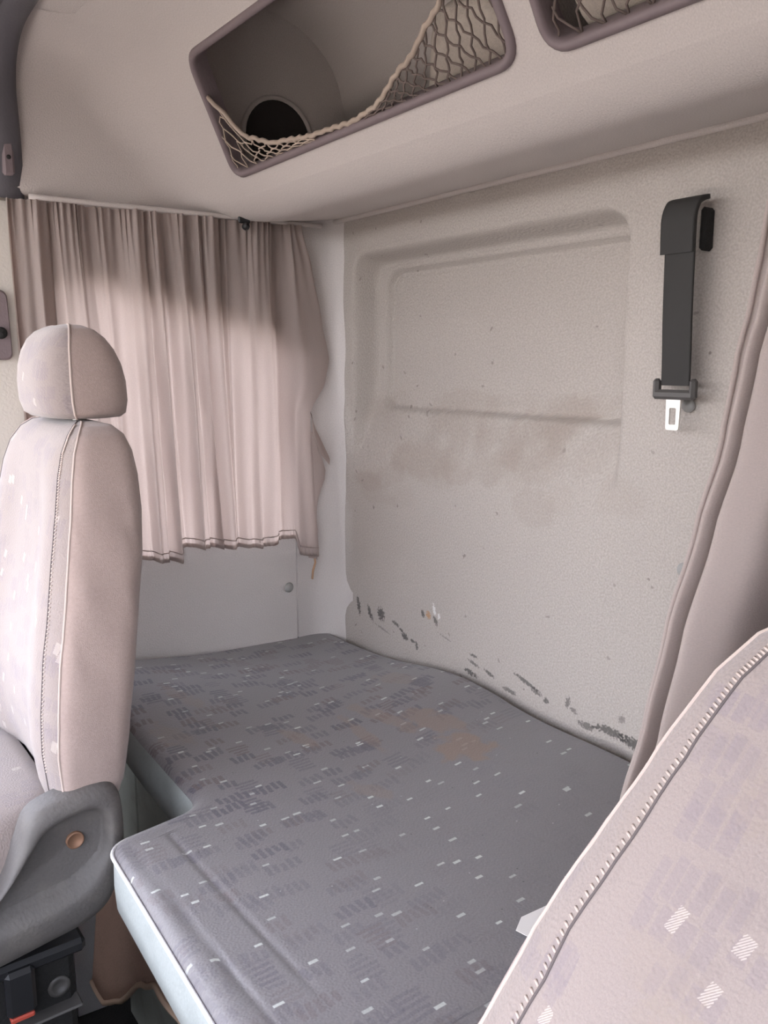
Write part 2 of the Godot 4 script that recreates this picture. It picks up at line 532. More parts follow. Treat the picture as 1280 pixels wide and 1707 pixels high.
# ------------------------------------------------------------------ back wall with the pressed window shape
func rr(p: Vector2, lo: Vector2, hi: Vector2, r: float) -> float:
	var c := (lo + hi) / 2.0
	var q := (p - c).abs() - (hi - lo) / 2.0 + Vector2(r, r)
	return Vector2(maxf(q.x, 0), maxf(q.y, 0)).length() + minf(maxf(q.x, q.y), 0.0) - r

func make_back_wall() -> void:
	var zs := []
	var ys := []
	var z := -1.70
	while z < 0.26:
		zs.append(z)
		z += 0.005 if z < -0.80 else 0.03
	var y := 0.0
	while y < 1.80:
		ys.append(y)
		y += 0.04 if y < 0.76 else (0.02 if y < 1.12 else 0.005)
	ys.append(1.80)
	var wob := noise(2.2, 77, 3)
	var rows := []; var uvs := []
	for yy in ys:
		var row := PackedVector3Array(); var uv := PackedVector2Array()
		for zz in zs:
			var d1 := rr(Vector2(zz, yy), Vector2(-1.618, 1.10), Vector2(-0.855, 1.694), 0.055)
			var d2 := rr(Vector2(zz, yy), Vector2(-1.566, 1.352), Vector2(-0.872, 1.654), 0.04)
			var dep := 0.060 * smoothstep(0.0, -0.026, d1)
			dep *= smoothstep(1.20, 1.42, yy)
			dep += 0.016 * smoothstep(0.003, -0.008, d2)
			dep += 0.005 * exp(-pow((d2 + 0.004) / 0.006, 2.0))
			var off := wob.get_noise_2d(zz, yy) * 0.004
			off += 0.004 * smoothstep(-0.885, -0.865, zz) * (1.0 - smoothstep(-0.84, -0.78, zz)) * (1.0 - smoothstep(1.05, 1.2, yy))
			row.append(Vector3(1.093 + dep + off, yy, zz))
			uv.append(Vector2((zz + 1.72 + dep * clampf((-1.237 - zz) / 0.3, -1.0, 1.0)) / 1.30, (1.80 - yy + dep * 0.8) / 1.15))
		rows.append(row); uvs.append(uv)
	var st := tool()
	grid(st, rows, uvs, false, true)
	box(st, Vector3(1.185, 0, -1.86), Vector3(1.23, 2.3, 0.31))
	var w := struct("wall_back", done(st), M.back_wall, "grimy grey felt rear cab wall with a pressed window outline", "wall")
	# rolled bead under the overhead shelf
	var pts := PackedVector3Array()
	for k in 40:
		pts.append(Vector3(1.086, 1.768, -1.68 + k * 1.93 / 39.0))
	var b := struct("trim_2", tube_mesh(pts, 0.006, 8), M.liner, "thin rolled edging where the shelf meets the rear wall", "edging")
	# push fasteners
	for f in [[Vector3(1.09, 1.391, -0.734), "grey round push fastener beside the hanging belt buckle", 0.0105], [Vector3(1.093, 1.145, -0.726), "grey round push fastener half behind the beige partition curtain", 0.0115]]:
		var st2 := tool()
		lathe(st2, f[0] + Vector3(-0.001, 0, 0), Vector3(-1, 0, 0), [Vector2(f[2], 0), Vector2(f[2], 0.002), Vector2(f[2] * 0.85, 0.005), Vector2(f[2] * 0.45, 0.0072), Vector2(0.0001, 0.008)], 20)
		tag(obj("push_fastener", done(st2), M.knob), f[1], "fastener", "push fasteners on the wall linings")

# ------------------------------------------------------------------ far side lining
func make_side_wall() -> void:
	# rounded corner post between the side lining and the back wall
	var plan := []
	for k in 13:
		var t := PI / 2.0 * k / 12.0
		plan.append(Vector2(1.015 + 0.082 * cos(t), -1.622 - 0.082 * sin(t) - 0.002))
	plan.append(Vector2(0.995, -1.7065))
	plan.append(Vector2(0.993, -1.7065)); plan.append(Vector2(0.992, -1.72))
	var wob := noise(3.0, 5, 3)
	var rows := []
	for i in 61:
		var y := 0.7 + 1.09 * i / 60.0
		var row := PackedVector3Array()
		for p in plan:
			var bulge := 0.006 * exp(-pow((y - 0.90) / 0.03, 2.0))
			row.append(Vector3(p.x - bulge + 0.004 * wob.get_noise_2d(y, p.x), y, p.y + bulge))
		rows.append(row)
	var st := tool()
	grid(st, rows, [], false, true)
	struct("trim_3", done(st), M.side, "rounded felt corner post between side lining and rear wall", "post")
	# the lining panel itself, a slab with a small joint to the post and the side window cut in it
	var slab := func(s: SurfaceTool, poly: Array) -> void:
		s.set_smooth_group(-1)
		var f := []; var b := []; var ctr := Vector3.ZERO
		for p in poly:
			var q := Vector3(p.x, p.y, -1.703 - (0.99 - p.x) * 0.09)
			f.append(q); b.append(q + Vector3(0, 0, -0.04)); ctr += (q + Vector3(0, 0, -0.02)) / poly.size()
		for k in range(1, poly.size() - 1):
			tri_out(s, f[0], f[k], f[k + 1], ctr); tri_out(s, b[0], b[k], b[k + 1], ctr)
		for k in poly.size():
			var k2 := (k + 1) % poly.size()
			quad_out(s, f[k], f[k2], b[k2], b[k], ctr)
	var sl := tool()
	slab.call(sl, [Vector2(0.43, 0.0), Vector2(0.9865, 0.0), Vector2(0.9865, 1.052), Vector2(0.43, 1.052)])
	slab.call(sl, [Vector2(0.43, 1.052), Vector2(0.49, 1.052), Vector2(0.49, 1.60), Vector2(0.43, 1.60)])
	slab.call(sl, [Vector2(0.978, 1.052), Vector2(0.9885, 1.052), Vector2(0.9885, 1.775), Vector2(0.978, 1.775)])
	slab.call(sl, [Vector2(0.43, 1.60), Vector2(0.49, 1.60), Vector2(0.53, 1.635), Vector2(0.53, 1.775), Vector2(0.43, 1.775)])
	slab.call(sl, [Vector2(0.53, 1.635), Vector2(0.93, 1.53), Vector2(0.93, 1.775), Vector2(0.53, 1.775)])
	slab.call(sl, [Vector2(0.93, 1.53), Vector2(0.978, 1.48), Vector2(0.978, 1.775), Vector2(0.93, 1.775)])
	struct("wall_side", done(sl), M.side, "pale felt side lining panel below the window curtain", "wall")
	struct("window_1", box_mesh(Vector3(0.45, 0.98, -1.834), Vector3(1.02, 1.68, -1.830)), M.glass, "side window pane hidden behind the pleated beige curtain", "window")
	struct("trim_4", box_mesh(Vector3(0.28, 0.0, -1.80), Vector3(0.428, 1.762, -1.742), 0.012), M.white_trim, "pale door pillar beside the curtain, brightly lit", "pillar")
	var st2 := tool()
	lathe(st2, Vector3(0.966, 0.925, -1.705), Vector3(0.09, 0, 1), [Vector2(0.012, 0), Vector2(0.012, 0.002), Vector2(0.010, 0.005), Vector2(0.005, 0.0075), Vector2(0.0001, 0.008)], 20)
	tag(obj("push_fastener", done(st2), M.knob), "grey round push fastener on the side lining below the window curtain", "fastener", "push fasteners on the wall linings")

# ------------------------------------------------------------------ overhead shelf
func make_overhead() -> void:
	# profile rows: rear x,y and side z,y for each step
	var rear := []
	var side := []
	for k in 7:                                   # underside
		var t := k / 6.0
		rear.append(Vector2(lerpf(1.12, 0.905, t), lerpf(1.776, 1.7435, t)))
		side.append(Vector2(lerpf(-1.79, -1.742, t), lerpf(1.772, 1.762, t)))
	var a := Vector2(0.905, 1.7435); var b := Vector2(0.862, 1.737); var c := LIP + FD * 0.05
	for k in range(1, 9):                         # lip
		var t := k / 8.0
		rear.append(a.lerp(b, t).lerp(b.lerp(c, t), t))
		var p := Vector2(-1.742, 1.762); var q := Vector2(-1.718, 1.757); var r := Vector2(-1.718, 1.785)
		side.append(p.lerp(q, t).lerp(q.lerp(r, t), t))
	var flat0 := rear.size() - 1
	for k in range(1, 11):                        # fascia
		var t := k / 10.0
		rear.append(LIP + FD * lerpf(0.05, 0.318, t))
		side.append(Vector2(lerpf(-1.718, -1.706, t), lerpf(1.785, 1.95, t)))
	var flat1 := rear.size() - 1
	a = LIP + FD * 0.318; b = LIP + FD * 0.375; c = Vector2(0.50, 2.045)
	for k in range(1, 11):                        # turn into the roof
		var t := k / 10.0
		rear.append(a.lerp(b, t).lerp(b.lerp(c, t), t))
		var p := Vector2(-1.706, 1.95); var q := Vector2(-1.70, 2.035); var r := Vector2(-1.60, 2.045)
		side.append(p.lerp(q, t).lerp(q.lerp(r, t), t))
	var n := rear.size()
	var rows := []
	for i in n:
		var row := PackedVector3Array()
		var x0: float = rear[i].x; var z1: float = side[i].x
		var R := ZF - z1
		var rx := minf(maxf(R, 0.12), x0 - 0.43)
		for k in 13:
			var t := PI / 2.0 * k / 12.0
			var e := smoothstep(0.0, 1.0, k / 12.0)
			row.append(Vector3(x0 - rx * (1.0 - cos(t)), lerpf(rear[i].y, side[i].y, e), ZF - R * sin(t)))
		for k in range(1, 5):
			row.append(Vector3(lerpf(x0 - rx, 0.36, k / 4.0), side[i].y, z1))
		rows.append(row)
	var root := Node3D.new()
	root.name = numbered("ceiling")
	add_child(root)
	root.set_meta("kind", "structure")
	tag(root, "moulded pale felt overhead shelf with netted openings", "shelf")
	var st := tool()
	grid(st, rows, [], false, true)
	# straight run along the rear
	var zsteps := [ZF, -1.3, -1.0, -0.7, -0.4, -0.1, 0.25]
	for part in [[0, flat0], [flat1, n - 1]]:
		var rr2 := []
		for i in range(part[0], part[1] + 1):
			var row := PackedVector3Array()
			for z in zsteps:
				row.append(Vector3(rear[i].x, rear[i].y, z))
			rr2.append(row)
		grid(st, rr2, [], false, false)
	# roof sheet from the moulding forward
	st.set_smooth_group(3)
	grid(st, [PackedVector3Array([Vector3(0.52, 2.0455, -1.80), Vector3(0.52, 2.0455, 0.25)]), PackedVector3Array([Vector3(0.33, 2.0455, -1.80), Vector3(0.33, 2.0455, 0.25)])], [], false, false, 3)
	# fascia with holes
	for h in 2:
		var loop := rounded(HOLES[h], 0.032, 7, 16)
		var cell: Array = CELLS[h]
		var s0 := 0.05; var s1 := 0.318
		var m := loop.size()
		var outer := []
		var ctr := Vector2((cell[0] + cell[1]) / 2.0, (s0 + s1) / 2.0)
		var hc := Vector2.ZERO
		for p in loop: hc += p
		hc /= m
		for p in loop:
			var d: Vector2 = p - hc
			var best := 1e9
			if d.x > 1e-6: best = minf(best, (cell[1] - hc.x) / d.x)
			if d.x < -1e-6: best = minf(best, (cell[0] - hc.x) / d.x)
			if d.y > 1e-6: best = minf(best, (s1 - hc.y) / d.y)
			if d.y < -1e-6: best = minf(best, (s0 - hc.y) / d.y)
			outer.append(hc + d * best)
		st.set_smooth_group(5 + h)
		var inner3 := PackedVector3Array(); var outer3 := PackedVector3Array()
		for k in m:
			inner3.append(fascia(loop[k].x, loop[k].y)); outer3.append(fascia(outer[k].x, outer[k].y))
		grid(st, [inner3, outer3], [], true, false, 5 + h)
		# the cell corners that the fan leaves out
		st.set_smooth_group(-1)
		for cn in [Vector2(cell[0], s0), Vector2(cell[1], s0), Vector2(cell[1], s1), Vector2(cell[0], s1)]:
			for k in m:
				var p: Vector2 = outer[k]; var q: Vector2 = outer[(k + 1) % m]
				var px := absf(p.x - cn.x) < 1e-5; var qx := absf(q.x - cn.x) < 1e-5
				var py := absf(p.y - cn.y) < 1e-5; var qy := absf(q.y - cn.y) < 1e-5
				if (px and qy and not py and not qx) or (py and qx and not px and not qy):
					tri_out(st, fascia(p.x, p.y), fascia(q.x, q.y), fascia(cn.x, cn.y), Vector3(2, 3, cn.x))
	obj("headliner", done(st), M.liner, root)
	# each opening: a rolled plastic frame and a compartment behind it
	for h in 2:
		var loop := rounded(HOLES[h], 0.032, 7, 16)
		var m := loop.size()
		var sect := [[0.009, -0.002], [0.009, 0.003], [0.004, 0.007], [-0.002, 0.006], [-0.004, 0.0], [-0.004, -0.012], [-0.002, -0.03]]
		var hc := Vector2.ZERO
		for p in loop: hc += p
		hc /= m
		var fr := []
		for sct in sect:
			var row := PackedVector3Array()
			for k in m:
				var p: Vector2 = loop[k]
				var tg: Vector2 = (loop[(k + 1) % m] - loop[(k - 1 + m) % m]).normalized()
				var nrm := Vector2(tg.y, -tg.x)
				if nrm.dot(p - hc) < 0: nrm = -nrm
				var q: Vector2 = p + nrm * sct[0]
				row.append(fascia(q.x, q.y, sct[1]))
			fr.append(row)
		var s := tool()
		grid(s, fr, [], true)
		obj("opening_frame", done(s), M.frame, root)
		# compartment: floor, back, top, two ends
		var za: float = -1.605 if h == 0 else -0.758
		var zb: float = -0.768 if h == 0 else 0.12
		s = tool()
		var prof := [fascia(0, 0.07, -0.010), Vector3(0.86, 1.795, 0), Vector3(1.0, 1.80, 0), Vector3(1.06, 1.815, 0), Vector3(1.08, 1.85, 0), Vector3(1.075, 1.95, 0), Vector3(1.04, 2.06, 0), Vector3(0.95, 2.13, 0), Vector3(0.80, 2.15, 0), Vector3(0.64, 2.13, 0), fascia(0, 0.335, -0.010)]
		var ra := []
		for p in smooth(prof, 4):
			ra.append(PackedVector3Array([Vector3(p.x, p.y, za), Vector3(p.x, p.y, (za + zb) / 2.0), Vector3(p.x, p.y, zb)]))
		grid(s, ra)
		s.set_smooth_group(-1)
		for ze in [za, zb]:
			var pr := smooth(prof, 4)
			for k in pr.size() - 1:
				tri_out(s, Vector3(0.88, 1.97, ze), Vector3(pr[k].x, pr[k].y, ze), Vector3(pr[k + 1].x, pr[k + 1].y, ze), Vector3(0.88, 1.97, ze + (1.0 if ze == za else -1.0)))
			tri_out(s, Vector3(0.88, 1.97, ze), Vector3(pr[0].x, pr[0].y, ze), Vector3(pr[-1].x, pr[-1].y, ze), Vector3(0.88, 1.97, ze + 1.0))
		obj("compartment", done(s), M.liner, root)

	# roof bow and pillar trim in dark plastic
	var path := smooth([Vector3(0, 1.756, -1.736), Vector3(0, 1.86, -1.708), Vector3(0, 1.94, -1.698), Vector3(0, 1.985, -1.680), Vector3(0, 2.018, -1.63), Vector3(0, 2.030, -1.54), Vector3(0, 2.034, -1.3), Vector3(0, 2.036, -0.7), Vector3(0, 2.036, 0.24)], 5)
	var secs := [[0.322, 0.02], [0.322, 0.0], [0.330, -0.010], [0.365, -0.013], [0.369, -0.009], [0.373, -0.009], [0.377, -0.013], [0.413, -0.011], [0.422, -0.004], [0.422, 0.02]]
	var tr := []
	for sct in secs:
		var row := PackedVector3Array()
		for i in path.size():
			var tg: Vector3 = (path[mini(i + 1, path.size() - 1)] - path[maxi(i - 1, 0)]).normalized()
			var nrm := Vector3(0, tg.z, -tg.y)          # towards the outside of the cab
			var p: Vector3 = path[i] + nrm * sct[1]
			var wide := 0.0
			if p.y < 1.93: wide = (1.93 - p.y) * 0.06
			row.append(Vector3(sct[0] + (wide if sct[0] > 0.4 else 0.0), p.y, p.z))
		tr.append(row)
	st = tool()
	grid(st, tr)
	var bow := struct("trim_5", done(st), M.trim, "dark grey plastic roof bow running down to the door pillar", "trim")
	var plate := obj("screw_plate", box_mesh(Vector3(0.392, 1.79, -1.718), Vector3(0.412, 1.86, -1.700), 0.004), M.frame, bow)
	obj("screw", lathe_mesh(Vector3(0.402, 1.82, -1.701), Vector3(0, 0, 1), [Vector2(0.004, 0), Vector2(0.004, 0.002), Vector2(0.0001, 0.002)], 12), M.dark, plate)

# ------------------------------------------------------------------ bunk
func top_y(x: float, z: float) -> float:
	var y := 0.800
	y += 0.034 * exp(-pow((z + 1.20) / 0.20, 2.0)) * smoothstep(0.75, 1.08, x)
	y += 0.016 * exp(-pow((z + 0.80) / 0.18, 2.0)) * smoothstep(0.70, 1.08, x)
	y += 0.022 * exp(-pow((x - 0.52) / 0.15, 2.0)) * smoothstep(-1.35, -1.65, z)
	y += 0.006 * sin(7.0 * x + 1.0) * sin(5.0 * z)
	y -= 0.006 * exp(-(pow((x - 0.75) / 0.16, 2.0) + pow((z + 0.95) / 0.2, 2.0)))
	if z > -1.09:
		for g in [[0.030, 1.0], [0.088, 0.7]]:
			y -= 0.0045 * g[1] * exp(-pow((x - 0.312 - g[0] - 0.02 * (z + 1.0)) / 0.004, 2.0)) * smoothstep(-1.075, -1.05, z) * (1.0 - smoothstep(-0.75, -0.62, z))
	return y

func make_bunk() -> void:
	# front edge of the mattress seen from above, from the far wall to the near wall
	var key := [[Vector2(0.478, -1.712), 0.0], [Vector2(0.468, -1.118), 0.035], [Vector2(0.322, -1.092), 0.035], [Vector2(0.296, -0.52), 0.04], [Vector2(0.47, -0.50), 0.035], [Vector2(0.47, 0.235), 0.0]]
	var path := []
	for i in key.size():
		var p: Vector2 = key[i][0]
		var r: float = key[i][1]
		if r == 0.0:
			path.append(p)
		else:
			var pa: Vector2 = p + (key[i - 1][0] - p).normalized() * r
			var pb: Vector2 = p + (key[i + 1][0] - p).normalized() * r
			for k in 9:
				var t := k / 8.0
				path.append(pa.lerp(p, t).lerp(p.lerp(pb, t), t))
		if i < key.size() - 1:                     # samples on the straight stretch
			var a: Vector2 = path[path.size() - 1]
			var b: Vector2 = key[i + 1][0]
			b = b + (p - b).normalized() * key[i + 1][1]
			var cnt := int(ceil(a.distance_to(b) / 0.02))
			for k in range(1, cnt):
				path.append(a.lerp(b, float(k) / cnt))
	var n := path.size()
	var nrm := []
	for i in n:
		var tg: Vector2 = (path[mini(i + 1, n - 1)] - path[maxi(i - 1, 0)]).normalized()
		nrm.append(Vector2(tg.y, -tg.x))           # into the mattress
	var inset := func(i: int, a: float) -> Vector2: return path[i] + nrm[i] * a
	var uvp := func(p: Vector3) -> Vector2: return Vector2((p.z + 1.73) / 2.0, (p.x - 0.25) / 0.86)
	var root := thing("bunk_mattress", "grey violet patterned bunk mattress with a brown stain along the rear wall", "mattress", Vector3(0.7, 0.70, -0.75))
	# side band
	var side := []
	for e in [[0.010, 0.703], [0.001, 0.708], [-0.001, 0.74], [0.0, 0.775], [0.0015, 0.786]]:
		var row := PackedVector3Array()
		for i in n:
			var q: Vector2 = inset.call(i, e[0])
			row.append(Vector3(q.x, e[1] + (top_y(q.x, q.y) - 0.80), q.y) - root.position)
		side.append(row)
	var cut := 0
	for i in n:
		if path[i].y > -1.09 and cut == 0: cut = i
	var s0 := 0
	for i in n:
		if path[i].x < 0.445 and s0 == 0: s0 = i
	var far_rows := []; var mid_rows := []
	for r in side:
		far_rows.append(r.slice(0, s0 + 1)); mid_rows.append(r.slice(s0))
	var st := tool(); grid(st, far_rows); obj("side_band", done(st), M.vinyl, root)
	st = tool(); grid(st, mid_rows); obj("side_band", done(st), M.vinyl, root)
	# top cover
	var rows := []; var uvs := []
	var drop := [[0.0015, -0.014], [0.005, -0.0065], [0.012, -0.002], [0.022, 0.0], [0.032, 0.0], [0.04, 0.0]]
	for e in drop:
		var row := PackedVector3Array(); var uv := PackedVector2Array()
		for i in n:
			var q: Vector2 = inset.call(i, e[0])
			var p := Vector3(q.x, top_y(q.x, q.y) + e[1], q.y)
			row.append(p - root.position); uv.append(uvp.call(p))
		rows.append(row); uvs.append(uv)
	for k in range(1, 121):
		var t := k / 120.0
		t = t * t * 0.35 + t * 0.65
		var row := PackedVector3Array(); var uv := PackedVector2Array()
		for i in n:
			var q: Vector2 = inset.call(i, 0.04)
			var x := lerpf(q.x, 1.080, t)
			var y := top_y(x, q.y)
			y -= 0.016 * pow(smoothstep(1.062, 1.08, x), 2.0)
			var p := Vector3(x, y, q.y)
			row.append(p - root.position); uv.append(uvp.call(p))
		rows.append(row); uvs.append(uv)
	var lastp: PackedVector3Array = rows[rows.size() - 1]
	var low := PackedVector3Array()
	for p in lastp: low.append(Vector3(p.x + 0.001, 0.71 - root.position.y, p.z))
	rows.append(low); uvs.append(uvs[uvs.size() - 1])
	st = tool(); grid(st, rows, uvs)
	obj("top_cover", done(st), M.mattress, root)
	var pip := PackedVector3Array()
	for i in range(s0 + 4, n - 60):
		var q: Vector2 = inset.call(i, -0.001)
		pip.append(Vector3(q.x, 0.7865 + (top_y(q.x, q.y) - 0.80), q.y) - root.position)
	obj("piping", tube_mesh(pip, 0.0028, 8), M.piping, root).set_meta("label", "thin white piping along the front edge")
	# base below it: pale boards in front, dark kick panel
	var base := thing("bunk_box", "pale boarded bunk box under the mattress behind the passenger seat", "bunk", Vector3(0.8, 0.0, -0.75))
	obj("body", box_mesh(Vector3(0.53, 0.0, -1.70) - base.position, Vector3(1.085, 0.698, 0.24) - base.position, 0.004), M.panel, base)
	for k in 11:
		var za := -1.70 + k * 0.176
		obj("board", box_mesh(Vector3(0.512, 0.40, za) - base.position, Vector3(0.530, 0.697, za + 0.173) - base.position, 0.004), M.panel, base)
	obj("ledge", box_mesh(Vector3(0.33, 0.684, -1.05) - base.position, Vector3(0.53, 0.699, -0.52) - base.position, 0.004), M.panel, base)
	# tan flap that hangs under the boards
	var out := []
	for k in 25:
		var t := k / 24.0
		out.append(Vector2(lerpf(-1.72, -1.08, t), 0.0))
	var flap := thing("felt_flap", "brown felt flap hanging under the bunk behind the seat pedestal", "flap", Vector3(0.50, 0.3, -1.45))
	var hem := [Vector2(-1.72, 0.10), Vector2(-1.64, 0.10), Vector2(-1.58, 0.14), Vector2(-1.45, 0.26), Vector2(-1.32, 0.345), Vector2(-1.2, 0.37), Vector2(-1.08, 0.38)]
	var fr := []; var bk := []
	for i in 9:
		var a := PackedVector3Array(); var b := PackedVector3Array()
		for p in out:
			var yb := table(hem, p.x)
			var y := lerpf(yb, 0.46, i / 8.0)
			var x := 0.496 - 0.012 * sin(p.x * 14.0) * (1.0 - i / 8.0) - 0.03 * (1.0 - i / 8.0)
			a.append(Vector3(x, y, p.x) - flap.position); b.append(Vector3(x + 0.006, y, p.x) - flap.position)
		fr.append(a); bk.append(b)
	st = tool(); grid(st, fr, [], false, true); grid(st, bk); grid(st, [fr[0], bk[0]])
	obj("cloth", done(st), M.tan, flap)
	obj("hem", tube_mesh(fr[0], 0.006, 8), M.tan_edge, flap)

# ------------------------------------------------------------------ seats
func loft(secs: Array, sides: int, power: float) -> Array:
	# secs: [y, x front, x back, z half width, bolster], returns rows of points round each section, starting at the back
	var rows := []
	for s in secs:
		var row := PackedVector3Array()
		var xc: float = (s[1] + s[2]) / 2.0
		var hx: float = (s[2] - s[1]) / 2.0
		for k in sides:
			var an := TAU * k / sides
			var c := cos(an); var sn := sin(an)
			var px := signf(c) * pow(absf(c), 2.0 / power)
			var pz := signf(sn) * pow(absf(sn), 2.0 / power)
			var x := xc + hx * px
			if px < 0.0:
				x += s[4] * (1.0 - smoothstep(0.25, 0.75, absf(pz))) * -px
			row.append(Vector3(x, s[0], s[3] * pz))
		rows.append(row)
	return rows

func seat_mesh(rows: Array, from: int, to: int, tile: float, cap_top: bool) -> ArrayMesh:
	var st := tool()
	var n: int = rows[0].size()
	var part := []; var uvs := []
	for i in rows.size():
		var row := PackedVector3Array(); var uv := PackedVector2Array()
		for k in range(from, to + 1):
			var p: Vector3 = rows[i][(k + n) % n]
			row.append(p); uv.append(Vector2(p.z / tile + 0.37, -p.y / tile))
		part.append(row); uvs.append(uv)
	grid(st, part, uvs, false, true)
	return done(st)

func make_seat(label: String, at: Vector3, recline: float, shift: float) -> void:
	var root := thing("truck_seat", label, "seat", at, "cab seats")
	# backrest, its own frame: pivot at the origin
	var back := Node3D.new()
	back.name = "backrest"
	root.add_child(back)
	back.position = Vector3(0.30 + shift, 0.79, 0)
	back.rotation.z = -recline
	var top := []                                  # y, x front, x back, half width
	for t in [[0.02, -0.055, 0.045, 0.225], [0.06, -0.068, 0.055, 0.246], [0.12, -0.076, 0.064, 0.256], [0.18, -0.075, 0.073, 0.258], [0.25, -0.066, 0.084, 0.252], [0.32, -0.053, 0.096, 0.242], [0.39, -0.040, 0.108, 0.228], [0.45, -0.028, 0.113, 0.216], [0.50, -0.018, 0.114, 0.201], [0.535, -0.006, 0.111, 0.185], [0.558, 0.010, 0.104, 0.165], [0.570, 0.026, 0.092, 0.140], [0.575, 0.045, 0.075, 0.10], [0.576, 0.055, 0.062, 0.05]]:
		top.append([t[0], t[1], t[2], t[3], 0.022 * smoothstep(0.58, 0.40, t[0])])
	var dense := []
	for i in top.size() - 1:
		for k in 4:
			var r := []
			for q in 5: r.append(lerpf(top[i][q], top[i + 1][q], k / 4.0))
			dense.append(r)
	dense.append(top[top.size() - 1])
	var rows := loft(dense, 96, 4.2)
	# light creases on the side cloth
	var wr := noise(5.0, 31, 3)
	for i in rows.size():
		for k in 96:
			var p: Vector3 = rows[i][k]
			rows[i][k] = p + Vector3(0, 0, signf(p.z) * 0.004 * wr.get_noise_2d(p.y * 1.6 + p.x * 1.2, p.x * 3.0) * smoothstep(0.57, 0.4, p.y))
	obj("back_shell", seat_mesh(rows, -31, 31, 0.5, false), M.plush_side, back)
	obj("side_panel", seat_mesh(rows, 31, 37, 0.5, false), M.fabric, back)
	obj("side_panel", seat_mesh(rows, 59, 65, 0.5, false), M.fabric, back)
	obj("front_panel", seat_mesh(rows, 37, 59, 0.5, false), M.fabric, back)
	for k in [31, 37, 59, 65]:
		var line := PackedVector3Array()
		var ctr := Vector3(0.03, 0, 0)
		for i in range(2, rows.size() - 3):
			var p: Vector3 = rows[i][k]
			line.append(p)
		obj("seam", tube_mesh(line, 0.0018 if k in [31, 65] else 0.0012, 6), M.seam if k in [31, 65] else M.seam_dark, back)
	# zigzag stitches beside the inner seams
	for k in [37, 59]:
		var st := tool()
		for i in range(6, rows.size() - 8):
			for half in 3:
				var p: Vector3 = rows[i][k].lerp(rows[i + 1][k], half / 3.0)
				var q: Vector3 = rows[i][k + (-1 if k == 37 else 1)].lerp(rows[i + 1][k + (-1 if k == 37 else 1)], half / 3.0)
				var dirn := (q - p).normalized()
				tube(st, PackedVector3Array([p + dirn * 0.0015, p + dirn * 0.006 + Vector3(0, 0.002, 0)]), 0.0011, 5)
		obj("stitching", done(st), M.seam, back).set_meta("kind", "stuff")
	# headrest
	var hr := []
	for t in [[0.578, 0.025, 0.108, 0.080], [0.580, 0.010, 0.126, 0.095], [0.586, 0.001, 0.133, 0.103], [0.605, -0.005, 0.136, 0.108], [0.635, -0.006, 0.134, 0.110], [0.660, -0.003, 0.128, 0.109], [0.682, 0.003, 0.118, 0.105], [0.700, 0.013, 0.105, 0.097], [0.712, 0.025, 0.091, 0.083], [0.719, 0.040, 0.075, 0.060], [0.721, 0.052, 0.062, 0.03]]:
		hr.append([t[0], t[1], t[2], t[3], 0.0])
	var hd := []
	for i in hr.size() - 1:
		for k in 3:
			var r := []
			for q in 5: r.append(lerpf(hr[i][q], hr[i + 1][q], k / 3.0))
			hd.append(r)
	hd.append(hr[hr.size() - 1])
	var hrows := loft(hd, 72, 3.2)
	obj("headrest", seat_mesh(hrows, -21, 21, 0.5, false), M.plush_side, back)
	obj("headrest_front", seat_mesh(hrows, 21, 51, 0.5, false), M.fabric, back)
	for k in [21, 51]:
		var line := PackedVector3Array()
		for i in range(1, hrows.size() - 1): line.append(hrows[i][k])
		obj("headrest_seam", tube_mesh(line, 0.002, 6), M.seam, back)
	for z in [-0.05, 0.05]:
		obj("headrest_post", lathe_mesh(Vector3(0.055, 0.555, z), Vector3.UP, [Vector2(0.006, 0), Vector2(0.006, 0.03)], 12), M.steel, back)
	# cushion
	var cs := []
	for t in [[0.64, -0.14, 0.25, 0.20], [0.66, -0.20, 0.30, 0.222], [0.71, -0.215, 0.31, 0.232], [0.76, -0.215, 0.31, 0.232], [0.79, -0.205, 0.305, 0.226], [0.81, -0.185, 0.295, 0.212], [0.822, -0.15, 0.27, 0.19], [0.826, -0.05, 0.2, 0.12], [0.827, 0.04, 0.1, 0.03]]:
		cs.append([t[0], t[1], t[2], t[3], 0.0])
	var crow := loft(cs, 72, 5.0)
	var st := tool()
	var cuv := []
	for r in crow:
		var uv := PackedVector2Array()
		for p in r: uv.append(Vector2(p.z * 2.0 + 0.2, p.x * 2.0))
		cuv.append(uv)
	grid(st, crow, cuv, true, true)
	obj("cushion", done(st), M.fabric, root)
	# recliner covers on both sides
	var outline := [Vector2(0.235, 0.842), Vector2(0.281, 0.858), Vector2(0.330, 0.864), Vector2(0.352, 0.850), Vector2(0.360, 0.815), Vector2(0.358, 0.749), Vector2(0.338, 0.682), Vector2(0.300, 0.655), Vector2(0.24, 0.644), Vector2(0.179, 0.635), Vector2(0.08, 0.625), Vector2(-0.05, 0.62), Vector2(-0.06, 0.66), Vector2(0.08, 0.69), Vector2(0.150, 0.715), Vector2(0.190, 0.755), Vector2(0.215, 0.80)]
	var inner := [Vector2(0.252, 0.815), Vector2(0.281, 0.826), Vector2(0.312, 0.827), Vector2(0.328, 0.815), Vector2(0.333, 0.79), Vector2(0.325, 0.757), Vector2(0.300, 0.732), Vector2(0.272, 0.720), Vector2(0.235, 0.714), Vector2(0.190, 0.707), Vector2(0.14, 0.697), Vector2(0.10, 0.690), Vector2(0.10, 0.694), Vector2(0.13, 0.704), Vector2(0.165, 0.722), Vector2(0.200, 0.755), Vector2(0.230, 0.793)]
	var oo := smooth(outline, 5, true); var ii := smooth(inner, 5, true)
